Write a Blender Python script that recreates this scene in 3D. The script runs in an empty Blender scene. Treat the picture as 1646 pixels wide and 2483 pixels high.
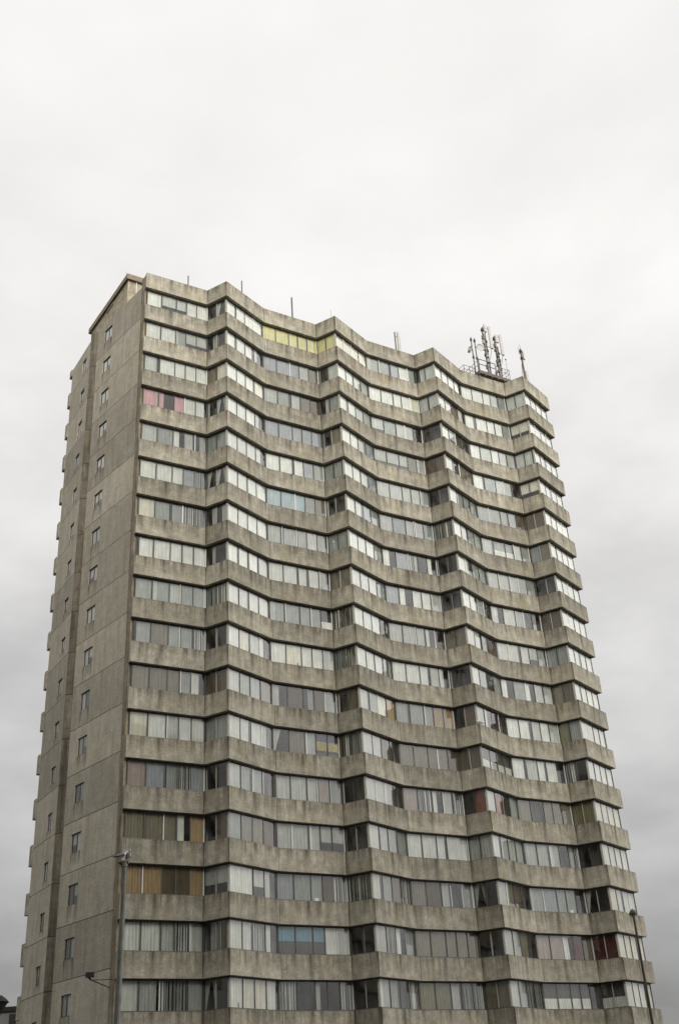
import bpy, bmesh, math, random
from mathutils import Vector, Matrix
random.seed(7)
scene = bpy.context.scene
COL = scene.collection
CZ = 1.65                                   # eye height above the pavement
S = 2.75                                    # storey height
ZS0 = 51.24 + CZ                            # underside of the roof parapet
SPH = 1.25                                  # height of a spandrel
NST = 17                                    # window storeys in view
def V2(a, b): return Vector((a, b))

# ------------------------------------------------------------------ camera
F_PX, PITCH, ROLL = 2638.47, 0.519858424, 0.0635876937
cp, sp, cr, sr = math.cos(PITCH), math.sin(PITCH), math.cos(ROLL), math.sin(ROLL)
R0, U0, FW = Vector((1, 0, 0)), Vector((0, -sp, cp)), Vector((0, cp, sp))
RX, UX = R0*cr - U0*sr, R0*sr + U0*cr
cam_d = bpy.data.cameras.new("camera")
cam_d.sensor_fit = 'VERTICAL'; cam_d.sensor_height = 36; cam_d.sensor_width = 24
cam_d.lens = 36*F_PX/2483
cam_d.clip_start = 0.1; cam_d.clip_end = 3000
cam = bpy.data.objects.new("camera", cam_d); COL.objects.link(cam)
m = Matrix((RX, UX, -FW)).transposed().to_4x4(); m.translation = (0, 0, CZ)
cam.matrix_world = m
scene.camera = cam

# ------------------------------------------------------------------ materials
def nodes(name):
    mt = bpy.data.materials.new(name); mt.use_nodes = True
    nt = mt.node_tree; nt.nodes.clear()
    out = nt.nodes.new('ShaderNodeOutputMaterial')
    return mt, nt, out
class N:
    def __init__(s, nt): s.nt = nt
    def new(s, t, **kw):
        n = s.nt.nodes.new(t)
        for k, v in kw.items(): setattr(n, k, v)
        return n
    def link(s, a, b): s.nt.links.new(a, b)
    def setin(s, sock, v):
        if isinstance(v, bpy.types.NodeSocket): s.link(v, sock)
        else: sock.default_value = v
    def math(s, op, a, b=0.0, clamp=False):
        n = s.new('ShaderNodeMath', operation=op); n.use_clamp = clamp
        s.setin(n.inputs[0], a); s.setin(n.inputs[1], b); return n.outputs[0]
    def mix(s, f, a, b, mode='MIX'):
        n = s.new('ShaderNodeMix', data_type='RGBA', blend_type=mode)
        s.setin(n.inputs[0], f); s.setin(n.inputs[6], a); s.setin(n.inputs[7], b); return n.outputs[2]
    def noise(s, vec, scale, detail=3.0, rough=0.5, dim='3D'):
        n = s.new('ShaderNodeTexNoise', noise_dimensions=dim)
        s.link(vec, n.inputs['Vector']); n.inputs['Scale'].default_value = scale
        n.inputs['Detail'].default_value = detail; n.inputs['Roughness'].default_value = rough
        return n.outputs['Fac']
    def maprange(s, v, a, b, c, d):
        n = s.new('ShaderNodeMapRange'); n.clamp = True
        s.setin(n.inputs[0], v)
        for i, x in enumerate((a, b, c, d)): n.inputs[1+i].default_value = x
        return n.outputs[0]
    def mapping(s, vec, scale=(1, 1, 1), loc=(0, 0, 0)):
        n = s.new('ShaderNodeMapping'); s.link(vec, n.inputs[0])
        n.inputs['Scale'].default_value = scale; n.inputs['Location'].default_value = loc
        return n.outputs[0]
def C4(c): return (c[0], c[1], c[2], 1)
def grey(n, f): # a factor as a colour
    c = n.new('ShaderNodeCombineColor')
    for i in range(3): n.link(f, c.inputs[i])
    return c.outputs[0]

def concrete(name, c1, c2, streak=0.3, drips=False, mott=0.28):
    """board marked, weathered concrete; UV in metres (along the wall, height); the Drip layer holds
    the distance from a run-off stain and the height fraction on the panel"""
    mt, nt, out = nodes(name); n = N(nt)
    uv = n.new('ShaderNodeUVMap', uv_map='UVMap').outputs[0]
    big = n.noise(uv, 0.35, 4, 0.6)
    col = n.mix(n.maprange(big, 0.35, 0.65, 0, 1), C4(c1), C4(c2))
    mid = n.noise(n.mapping(uv, loc=(31, 7, 0)), 1.7, 4, 0.65)
    col = n.mix(1.0, col, grey(n, n.maprange(mid, 0.30, 0.70, 1.0-mott*1.2, 1.0+mott*.8)), 'MULTIPLY')
    st = n.noise(n.mapping(uv, scale=(2.6, 0.22, 1)), 1.0, 4, 0.62)
    col = n.mix(1.0, col, grey(n, n.maprange(st, 0.34, 0.62, 1.0-streak*1.3, 1.08)), 'MULTIPLY')
    och = n.noise(n.mapping(uv, scale=(1.1, 0.5, 1), loc=(3, 90, 0)), 0.8, 3, 0.6)
    col = n.mix(n.maprange(och, 0.5, 0.75, 0, 0.45), col, (c1[0]*.80, c1[1]*.72, c1[2]*.52, 1))
    gr = n.noise(uv, 10.0, 2, 0.9)
    col = n.mix(1.0, col, grey(n, n.maprange(gr, 0.3, 0.7, 0.76, 1.24)), 'MULTIPLY')
    if drips:
        dv = n.new('ShaderNodeUVMap', uv_map='Drip').outputs[0]
        sx = n.new('ShaderNodeSeparateXYZ'); n.link(dv, sx.inputs[0])
        x, t = n.math('ABSOLUTE', sx.outputs[0]), sx.outputs[1]      # t = 1 at the sill, 0 at the soffit
        wob = n.noise(n.mapping(uv, scale=(5, 1.2, 1)), 1.0, 3, 0.6)
        xx = n.math('ADD', x, n.math('MULTIPLY', n.math('SUBTRACT', wob, 0.5), 0.22))
        core = n.maprange(xx, 0.03, 0.24, 1, 0)
        fade = n.maprange(n.math('ADD', t, n.math('MULTIPLY', n.math('SUBTRACT', big, 0.5), 1.6)), 0.0, 0.9, 0.15, 1)
        drip = n.math('MULTIPLY', n.math('MULTIPLY', core, fade), 0.85)
        s2 = n.noise(n.mapping(uv, scale=(3.4, 0.10, 1), loc=(11, 0, 0)), 1.0, 3, 0.7)
        edge = n.math('MULTIPLY', n.maprange(s2, 0.42, 0.62, 0, 1), n.maprange(t, 0.20, 1.0, 0, 0.75))
        rim = n.math('MULTIPLY', n.maprange(t, 0.91, 0.985, 0, 0.5), n.maprange(mid, 0.3, 0.6, 0.4, 1))
        dark = n.math('MAXIMUM', n.math('MAXIMUM', drip, edge), rim)
        col = n.mix(dark, col, (0.070, 0.058, 0.040, 1))
    tv = n.new('ShaderNodeUVMap', uv_map='Tone').outputs[0]
    tx = n.new('ShaderNodeSeparateXYZ'); n.link(tv, tx.inputs[0])
    col = n.mix(1.0, col, grey(n, n.maprange(tx.outputs[0], 0, 1, 0.83, 1.15)), 'MULTIPLY')
    bs = n.new('ShaderNodeBsdfPrincipled')
    n.link(col, bs.inputs['Base Color']); bs.inputs['Roughness'].default_value = 0.92
    bs.inputs['Specular IOR Level'].default_value = 0.25
    bp = n.new('ShaderNodeBump'); bp.inputs['Strength'].default_value = 0.35; bp.inputs['Distance'].default_value = 0.03
    n.link(gr, bp.inputs['Height']); n.link(bp.outputs[0], bs.inputs['Normal'])
    n.link(bs.outputs[0], out.inputs[0])
    return mt

def plain(name, c, rough=0.6, metal=0.0, var=0.15, scale=3.0, spec=0.4, rust=None):
    mt, nt, out = nodes(name); n = N(nt)
    tc = n.new('ShaderNodeTexCoord').outputs['Object']
    f = n.noise(tc, scale, 4, 0.6)
    col = n.mix(1.0, C4(c), grey(n, n.maprange(f, 0.25, 0.75, 1-var, 1+var)), 'MULTIPLY')
    if rust:
        f2 = n.noise(n.mapping(tc, loc=(9, 4, 2)), scale*1.7, 4, 0.7)
        col = n.mix(n.maprange(f2, 0.45, 0.62, 0, 0.85), col, C4(rust))
    bs = n.new('ShaderNodeBsdfPrincipled'); n.link(col, bs.inputs['Base Color'])
    bs.inputs['Roughness'].default_value = rough; bs.inputs['Metallic'].default_value = metal
    bs.inputs['Specular IOR Level'].default_value = spec
    n.link(bs.outputs[0], out.inputs[0]); return mt

def cloth(name, c, fold=0.24):
    mt, nt, out = nodes(name); n = N(nt)
    tc = n.new('ShaderNodeTexCoord').outputs['Object']
    oi = n.new('ShaderNodeObjectInfo').outputs['Random']
    rv = n.maprange(oi, 0, 1, 0.84, 1.12)
    st = n.noise(n.mapping(tc, scale=(9, 9, 0.5)), 1.0, 3, 0.6)
    pt = n.noise(tc, 1.3, 3, 0.6)
    k = n.math('MULTIPLY', n.maprange(st, 0.3, 0.7, 1-fold, 1+fold*.5), n.maprange(pt, 0.3, 0.7, 0.86, 1.08))
    col = n.mix(1.0, C4(c), grey(n, n.math('MULTIPLY', k, rv)), 'MULTIPLY')
    d = n.new('ShaderNodeBsdfDiffuse'); n.link(col, d.inputs[0])
    t = n.new('ShaderNodeBsdfTranslucent'); n.link(col, t.inputs[0])
    mx = n.new('ShaderNodeMixShader'); mx.inputs[0].default_value = 0.12
    n.link(d.outputs[0], mx.inputs[1]); n.link(t.outputs[0], mx.inputs[2])
    n.link(mx.outputs[0], out.inputs[0]); return mt

def glass(name):
    mt, nt, out = nodes(name); n = N(nt)
    tc = n.new('ShaderNodeTexCoord').outputs['Object']
    fr = n.new('ShaderNodeFresnel'); n.link(n.maprange(n.new('ShaderNodeNewGeometry').outputs['Backfacing'], 0, 1, 1.5, 1/1.5), fr.inputs['IOR'])   # a thin pane: the same from both sides
    fac = n.math('MULTIPLY', fr.outputs[0], 1.8, clamp=True)
    dirt = n.noise(n.mapping(tc, scale=(3, 3, 1)), 1.2, 4, 0.65)
    tr = n.new('ShaderNodeBsdfTransparent'); tr.inputs[0].default_value = (0.95, 0.97, 0.955, 1)
    gl = n.new('ShaderNodeBsdfGlossy'); gl.inputs['Roughness'].default_value = 0.03
    df = n.new('ShaderNodeBsdfDiffuse'); df.inputs[0].default_value = (0.45, 0.44, 0.40, 1)
    m1 = n.new('ShaderNodeMixShader'); n.link(fac, m1.inputs[0]); n.link(tr.outputs[0], m1.inputs[1]); n.link(gl.outputs[0], m1.inputs[2])
    m2 = n.new('ShaderNodeMixShader'); n.link(n.maprange(dirt, 0.35, 0.8, 0.0, 0.10), m2.inputs[0])
    n.link(m1.outputs[0], m2.inputs[1]); n.link(df.outputs[0], m2.inputs[2])
    n.link(m2.outputs[0], out.inputs[0]); return mt

M = {}
M['conc'] = concrete('spandrel_concrete', (0.372, 0.347, 0.278), (0.312, 0.289, 0.226), 0.20, drips=True)
M['gable'] = concrete('gable_concrete', (0.385, 0.357, 0.292), (0.348, 0.320, 0.258), 0.12, drips=True, mott=0.13)
M['band'] = concrete('stained_shaded_concrete', (0.175, 0.155, 0.120), (0.135, 0.120, 0.092), 0.40)  # dirt plus the shade of the return's corner, both in the colour
M['fin'] = concrete('fin_concrete', (0.29, 0.25, 0.18), (0.25, 0.215, 0.15), 0.35)
M['pent'] = concrete('penthouse_render', (0.41, 0.365, 0.27), (0.36, 0.32, 0.23), 0.25)
M['fascia'] = plain('fascia_paint', (0.20, 0.155, 0.115), 0.7, var=0.25)
M['roof'] = plain('roof_felt', (0.12, 0.12, 0.115), 0.9)
M['inner'] = plain('room_paint', (0.30, 0.285, 0.26), 0.9)
M['frame'] = plain('bronze_frame', (0.060, 0.055, 0.048), 0.5, var=0.2)
M['framew'] = plain('white_frame', (0.60, 0.60, 0.57), 0.5, var=0.08)
M['post'] = plain('corner_post', (0.34, 0.33, 0.29), 0.6, var=0.2)
M['glass'] = glass('window_glass')
CLOTH = {'W': (0.66, 0.66, 0.60), 'L': (0.46, 0.47, 0.43), 'G': (0.305, 0.325, 0.295), 'B': (0.20, 0.178, 0.128),
         'E': (0.66, 0.625, 0.51), 'Y': (0.56, 0.51, 0.23), 'P': (0.56, 0.325, 0.33), 'C': (0.36, 0.445, 0.475), 'V': (0.315, 0.33, 0.342),
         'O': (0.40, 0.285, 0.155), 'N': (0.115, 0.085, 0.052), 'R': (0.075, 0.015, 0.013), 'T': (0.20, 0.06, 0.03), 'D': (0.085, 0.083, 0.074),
         'p': (0.35, 0.285, 0.255), 'X': (0.15, 0.275, 0.335), 'A': (0.06, 0.075, 0.13), 'J': (0.42, 0.35, 0.08), 'M': (0.21, 0.19, 0.11)}
for k, c in CLOTH.items(): M['c_'+k] = cloth('curtain_'+{'W': 'white', 'L': 'pale_grey', 'G': 'grey', 'B': 'taupe', 'E': 'cream', 'Y': 'yellow', 'P': 'pink',
      'C': 'sky_blue', 'V': 'lavender', 'O': 'tan', 'N': 'brown', 'R': 'dark_red', 'T': 'rust', 'D': 'charcoal_room_shade', 'p': 'dusty_pink', 'X': 'teal',
      'A': 'navy', 'J': 'mustard', 'M': 'olive'}[k], c)
M['galv'] = plain('galvanised_steel', (0.20, 0.205, 0.195), 0.55, 0.35, 0.2, 4)
M['pole'] = plain('painted_pole', (0.20, 0.203, 0.175), 0.6, 0.0, 0.3, 5)
M['dpole'] = plain('dark_pole', (0.095, 0.088, 0.062), 0.6, 0.0, 0.2)
M['rusty'] = plain('rusty_steel', (0.115, 0.105, 0.092), 0.8, 0.1, 0.25, 4, rust=(0.145, 0.088, 0.056))
M['wpanel'] = plain('antenna_white', (0.40, 0.385, 0.355), 0.5, 0, 0.12)
M['black'] = plain('black_plastic', (0.018, 0.017, 0.015), 0.5)
M['gullw'] = plain('gull_white', (0.74, 0.73, 0.68), 0.8, 0, 0.06, 20)
M['gullg'] = plain('gull_grey', (0.22, 0.23, 0.235), 0.8, 0, 0.1, 20)
M['gullk'] = plain('gull_black', (0.030, 0.030, 0.028), 0.7)
M['bill'] = plain('gull_bill', (0.55, 0.38, 0.05), 0.6)
M['lens'] = plain('lamp_lens', (0.62, 0.60, 0.50), 0.3, 0, 0.05)
M['asphalt'] = plain('asphalt_ground', (0.055, 0.055, 0.055), 0.95, 0, 0.3, 0.4)
M['weed'] = plain('weed_leaf', (0.06, 0.075, 0.025), 0.8, 0, 0.3, 9)
M['nwall'] = plain('neighbour_render', (0.20, 0.205, 0.20), 0.9, 0, 0.12, 0.6)
M['brick'] = plain('shade_block_brick', (0.105, 0.078, 0.050), 0.9, 0, 0.2, 0.8)
M['nroof'] = plain('neighbour_fascia', (0.022, 0.018, 0.013), 0.8)

# ------------------------------------------------------------------ mesh helper
class MB:
    def __init__(s):
        s.v = []; s.f = []; s.m = []; s.uv = []; s.dr = []; s.tn = []; s.tone = 0.5; s.mats = []
    def mi(s, m):
        if m not in s.mats: s.mats.append(m)
        return s.mats.index(m)
    def face(s, pts, m, uv=None, dr=None):
        i = len(s.v); s.v += [Vector(p) for p in pts]
        s.f.append(list(range(i, i+len(pts)))); s.m.append(s.mi(m))
        s.uv.append(uv or [(0, 0)]*len(pts)); s.dr.append(dr or [(5, 0)]*len(pts)); s.tn.append(s.tone)
    def wallquad(s, a, b, z0, z1, m, u0=0.0, dr=None):
        """vertical face from plan point a to b (outside on the right-hand side of a -> b)"""
        L = (b-a).length
        s.face([(a.x, a.y, z0), (b.x, b.y, z0), (b.x, b.y, z1), (a.x, a.y, z1)], m,
               [(u0, z0), (u0+L, z0), (u0+L, z1), (u0, z1)], dr)
    def slab(s, poly, z0, z1, m, u0=0.0, drip=None):
        """closed prism over a counter-clockwise plan polygon"""
        k = len(poly); u = u0
        for i in range(k):
            a, b = poly[i], poly[(i+1) % k]
            s.wallquad(a, b, z0, z1, m, u); u += (b-a).length
        s.face([(p.x, p.y, z1) for p in poly], m, [(p.x, p.y) for p in poly])
        s.face([(p.x, p.y, z0) for p in reversed(poly)], m, [(p.x, p.y) for p in reversed(poly)])
    def obox(s, o, ax, ay, az, m):
        """box from corner o with edge vectors"""
        o, ax, ay, az = Vector(o), Vector(ax), Vector(ay), Vector(az)
        c = [o, o+ax, o+ax+ay, o+ay]; d = [p+az for p in c]
        if ax.cross(ay).dot(az) < 0: c.reverse(); d.reverse()
        for q in ([c[3], c[2], c[1], c[0]], d): s.face(q, m, [(p.x+p.y, p.z) for p in q])
        for i in range(4):
            j = (i+1) % 4; q = [c[i], c[j], d[j], d[i]]
            s.face(q, m, [(p.x+p.y, p.z) for p in q])
    def tube(s, pts, r, m, k=8, caps=True):
        pts = [Vector(p) for p in pts]
        rs = r if isinstance(r, (list, tuple)) else [r]*len(pts)
        rings = []
        for i, p in enumerate(pts):
            t = (pts[min(i+1, len(pts)-1)] - pts[max(i-1, 0)]).normalized()
            a = t.cross(Vector((0.31, 0.95, 0.02)) if abs(t.y) < 0.9 else Vector((1, 0, 0))).normalized(); b = t.cross(a)
            rings.append([p + (a*math.cos(2*math.pi*j/k) + b*math.sin(2*math.pi*j/k))*rs[i] for j in range(k)])
        for A, B in zip(rings, rings[1:]):
            for j in range(k):
                q = (j+1) % k
                s.face([A[j], A[q], B[q], B[j]], m)
        if caps:
            s.face(list(reversed(rings[0])), m); s.face(rings[-1], m)
    def lathe(s, o, axis, prof, m, k=14):
        o = Vector(o); t = Vector(axis).normalized()
        a = t.cross(Vector((0, 1, 0)) if abs(t.y) < 0.9 else Vector((1, 0, 0))).normalized(); b = t.cross(a)
        R = [[o + t*h + (a*math.cos(2*math.pi*j/k) + b*math.sin(2*math.pi*j/k))*max(r, 1e-4) for j in range(k)] for h, r in prof]
        for A, B in zip(R, R[1:]):
            for j in range(k):
                q = (j+1) % k
                s.face([A[j], A[q], B[q], B[j]], m)
    def build(s, name, parent=None, origin=None, smooth=False, uv=True):
        me = bpy.data.meshes.new(name)
        o = Vector(origin) if origin is not None else Vector((0, 0, 0))
        bm = bmesh.new(); bm.verts.index_update()
        vs = [bm.verts.new(p-o) for p in s.v]
        lu = bm.loops.layers.uv.new('UVMap'); ld = bm.loops.layers.uv.new('Drip'); lt = bm.loops.layers.uv.new('Tone')
        for f, mi_, uvs, drs, tn in zip(s.f, s.m, s.uv, s.dr, s.tn):
            try: fc = bm.faces.new([vs[i] for i in f])
            except ValueError: continue
            fc.material_index = mi_; fc.smooth = smooth
            for lp, q, d in zip(fc.loops, uvs, drs): lp[lu].uv = q; lp[ld].uv = d; lp[lt].uv = (tn, 0)
        if smooth: bmesh.ops.remove_doubles(bm, verts=bm.verts, dist=1e-5)
        bm.to_mesh(me); bm.free()
        for mm in s.mats: me.materials.append(M[mm])
        ob = bpy.data.objects.new(name, me); COL.objects.link(ob)
        if parent is not None:
            ob.parent = parent; ob.location = o - world_of(parent)
        else: ob.location = o
        WPOS[ob.name] = o
        return ob
WPOS = {}
def world_of(o): return WPOS.get(o.name, Vector((0, 0, 0)))
def empty(name, loc, parent=None):
    o = bpy.data.objects.new(name, None); COL.objects.link(o); o.empty_display_size = 0.5
    loc = Vector(loc)
    if parent is not None: o.parent = parent; o.location = loc - world_of(parent)
    else: o.location = loc
    WPOS[o.name] = loc
    return o
def tag(o, label=None, cat=None, group=None, kind=None):
    for k, v in (('label', label), ('category', cat), ('group', group), ('kind', kind)):
        if v: o[k] = v
    return o

# ------------------------------------------------------------------ plan of the tower
P2, PER, KO, VO = V2(-6.884, 58.11), V2(7.45222, 4.46118), V2(2.3311, 3.13251), V2(5.98281, 5.30717)
P = [None]*13
for i in range(4): P[2+3*i] = P2 + PER*i
for i in range(3): P[3+3*i] = P2+PER*i+KO; P[4+3*i] = P2+PER*i+VO
P[1] = P2 - PER + VO
P[0] = V2(-12.226, 56.754)
P[12] = V2(17.956, 74.798)
def inw(a, b): d = (b-a).normalized(); return V2(-d.y, d.x)          # towards the inside of the tower
def offset(d):
    out = []
    for i in range(13):
        if i == 0: out.append(P[0] + inw(P[0], P[1])*d); continue
        if i == 12: out.append(P[12] + inw(P[11], P[12])*d); continue
        n1, n2 = inw(P[i-1], P[i]), inw(P[i], P[i+1])
        mm = (n1+n2).normalized(); out.append(P[i] + mm*(d/mm.dot(n1)))
    return out
FR = V2(math.cos(math.radians(30.9)), math.sin(math.radians(30.9)))  # along the street front
FN = V2(-FR.y, FR.x)                                                 # into the tower
A0, A1, G2, B1 = V2(-12.732, 57.472), V2(-16.690, 61.784), V2(-17.168, 61.851), V2(-19.329, 65.181)
ZJ = 51.80 + CZ                                                      # gable joint nearest the roof
ZJB = 51.43 + CZ
RECESS = 0.27                                                        # glass behind the spandrel face
THK = 0.36

tower = empty('apartment_tower', (P[0].x, P[0].y, 0))
tag(tower, 'tall weathered concrete apartment tower with zigzag front and bands of windows', 'tower block')

# spandrel bands (18 in view, the topmost is the roof parapet)
def spandrel(k):
    z0 = ZS0 - S*k; z1 = z0 + (1.277 if k == 0 else SPH)
    O, I = list(P), offset(THK)
    O[0] = P[0] - (P[1]-P[0]).normalized()*0.02
    mb = MB(); u = 137.0*k; g = 0.016; rt = random.Random(900+k)
    for i in range(12):
        mb.tone = rt.random()
        a, b, c, d = O[i], O[i+1], I[i+1], I[i]
        t = (b-a).normalized(); L = (b-a).length
        if i > 0: a = a+t*g; d = d+t*g
        if i < 11: b = b-t*g; c = c-t*g
        # the run-off stain under the joint of this bay, and stains at the two ends
        cen = {0: .41, 3: .41, 6: .41, 9: .41}.get(i % 12, .52 if i in (2, 5, 8, 11) else .5)
        stops = sorted({0.0, cen, 1.0, max(0, cen-.2), min(1, cen+.2)})
        for s0, s1 in zip(stops, stops[1:]):
            pa, pb = a.lerp(b, s0), a.lerp(b, s1)
            has = i not in (1, 4, 7, 10)
            x0, x1 = ((s0-cen)*L, (s1-cen)*L) if has else (min(s0, 1-s0)*L, min(s1, 1-s1)*L)
            mb.wallquad(pa, pb, z0, z1, 'conc', u+s0*L, [(x0, 0), (x1, 0), (x1, 1), (x0, 1)])
        mb.face([(a.x, a.y, z1), (b.x, b.y, z1), (c.x, c.y, z1), (d.x, d.y, z1)], 'conc', [(u, 0), (u+L, 0), (u+L, .3), (u, .3)])
        mb.face([(d.x, d.y, z0), (c.x, c.y, z0), (b.x, b.y, z0), (a.x, a.y, z0)], 'conc', [(u, 0), (u+L, 0), (u+L, .3), (u, .3)])
        mb.wallquad(c, d, z0, z1, 'conc', u)
        mb.wallquad(b, c, z0, z1, 'conc', u); mb.wallquad(d, a, z0, z1, 'conc', u)
        u += L
    J = offset(0.07)
    for i in range(1, 12): mb.tube([(J[i].x, J[i].y, z0+.01), (J[i].x, J[i].y, z1-.01)], .055, 'frame', 6)
    ob = mb.build('spandrel_band', tower, (P[6].x, P[6].y, z0))
    if k == 0: ob['label'] = 'topmost concrete band, the roof parapet'
    return ob
for k in range(18): spandrel(k)

# floor slabs, core and party walls inside
I2 = offset(THK+0.02)
back = [P[12]+FN*7.5, P[0]+FN*6.5]
END = P[12] - (P[12]-P[11]).normalized()*0.26
I2[12] = END + inw(P[11], P[12])*(THK+0.02)
I2[0] = I2[0] + (P[1]-P[0]).normalized()*0.16
for k in range(18):
    z0 = ZS0 - S*k + 0.015
    mb = MB(); mb.slab(I2 + [I2[12]+FN*6.2, I2[0]+FN*3.6], z0, z0+0.28, 'inner')
    mb.build('floor_slab', tower, (P[6].x, P[6].y, z0))
mb = MB()
ca, cb = P[0]+FN*4.6+FR*0.4, P[12]+FN*5.6-FR*0.5
ZB = ZS0 - S*17
mb.slab([ca, cb, cb+FN*0.2, ca+FN*0.2], ZB-6.0, ZS0-0.2, 'inner')
mb.build('core_wall', tower, (ca.x, ca.y, ZB))
for i in (1, 3, 4, 6, 7, 9, 10):
    a = offset(0.75)[i]; b = a + FN*3.6
    t = FR*0.12; mb = MB()
    mb.slab([a, a+t, b+t, b], ZB-6, ZS0-0.1, 'inner')
    mb.build('party_wall', tower, (a.x, a.y, ZB))

# windows: per storey twelve bays of 5 / 2 / 4 lights
T = [
 "WhhWW Du WWWW YYYYY YY EEEE GGVWG zL WWWW WWWLG LL WWWW",
 "WWGhh zD WWWs VVVLB DL WWLL WWWWE LL WWNW WWWWG hh WWWW",
 "LWWWW BE WWWE LGLBN zG WWGL HGLLD DD WhDD WLWLL LL WWWW",
 "PqPWW Du WWWs VVVVV DB WWGV HHHBL NN WDBB WVLGD hh WWWW",
 "LGsLz GG WWWs WWWVG GG WWLV LLLLG DD WGGG GGGGN NN WWWW",
 "WWWVt uu WWWW CCCGB DD WWVG LVLLG tt WLGG LbbLG GB WWWW",
 "EGGtt zz WWWW LLLWL GG WWWG sVtKs KK WsGG LLLGG DD WWWW",
 "WWWWW zD WWWL WWWWL BB WWWG VsWWL DD WWGD sWLDs NN WWWW",
 "GGLGG tt WWWW GGGGb tt WWWD LLLsD BB WWtN WWWhL GG WWWW",
 "GBGGt KK WELs WEWWL tt WWWt WWWLs DD WGDG sGsLL BN WWWW",
 "BBBGs NN LGGB sNzNL DN LGEO GGGOO KN LsDD WWLWL MG WWWW",
 "EWLWW GG WWWs uBLFF tt LLND BBBBN NN bbbb WLWWD tK WWWW",
 "pVGtV KK LGGD LLLpG KD LLGD ptsLt KT LTDG BDBBB MM EEEE",
 "BBBsO KN GBBN LLLhh DD WLGG WWWWW LL WLLL LLLDt KD WWWW",
 "OONNO hh WWhs VGmNt tt WGNt BNLDG uK LBND GVGmK uK EWWW",
 "WWLtL zt WWts XXXWL KK LtsG BBBBB KK LGBD ppsRN RR EEEE",
 "WLttL uK WEEW tDsKt KK LGDt MMLtt BB WLtt bbbbK bb WWWE",
]
GO = offset(RECESS)
GO[12] = END + inw(P[11], P[12])*RECESS
GO[0] = GO[0] + (P[1]-P[0]).normalized()*0.15
W5 = [.235, .245, .17, .175, .175]; W4 = [.25]*4; W2 = [.5, .5]
def pleats(mb, o, t, nrm, u0, u1, z0, z1, m, amp, wl, ph, lean=0.0):
    if u1-u0 < 0.02: return
    n_ = max(2, int((u1-u0)/(wl/4)))
    pr = None
    for j in range(n_+1):
        u = u0 + (u1-u0)*j/n_
        d = amp*math.sin(2*math.pi*u/wl+ph) + amp*0.5*math.sin(2*math.pi*u/(wl*2.7)+ph*2)
        a = o + t*u + nrm*d; q = o + t*(u+lean*(j/n_)) + nrm*d
        if pr: mb.face([(pr[0].x, pr[0].y, z0), (a.x, a.y, z0), (q.x, q.y, z1), (pr[1].x, pr[1].y, z1)], m)
        pr = (a, q)
def drape(mb, o, t, u0, u1, w0, w1, z0, z1, m):
    """a tied-back curtain: wide at the top, narrow at the bottom"""
    mb.face([tuple((o+t*u0).to_3d()+Vector((0, 0, z0))), tuple((o+t*w0).to_3d()+Vector((0, 0, z0))),
             tuple((o+t*w1).to_3d()+Vector((0, 0, z1))), tuple((o+t*u1).to_3d()+Vector((0, 0, z1)))], m)
DESC = {}
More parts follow.
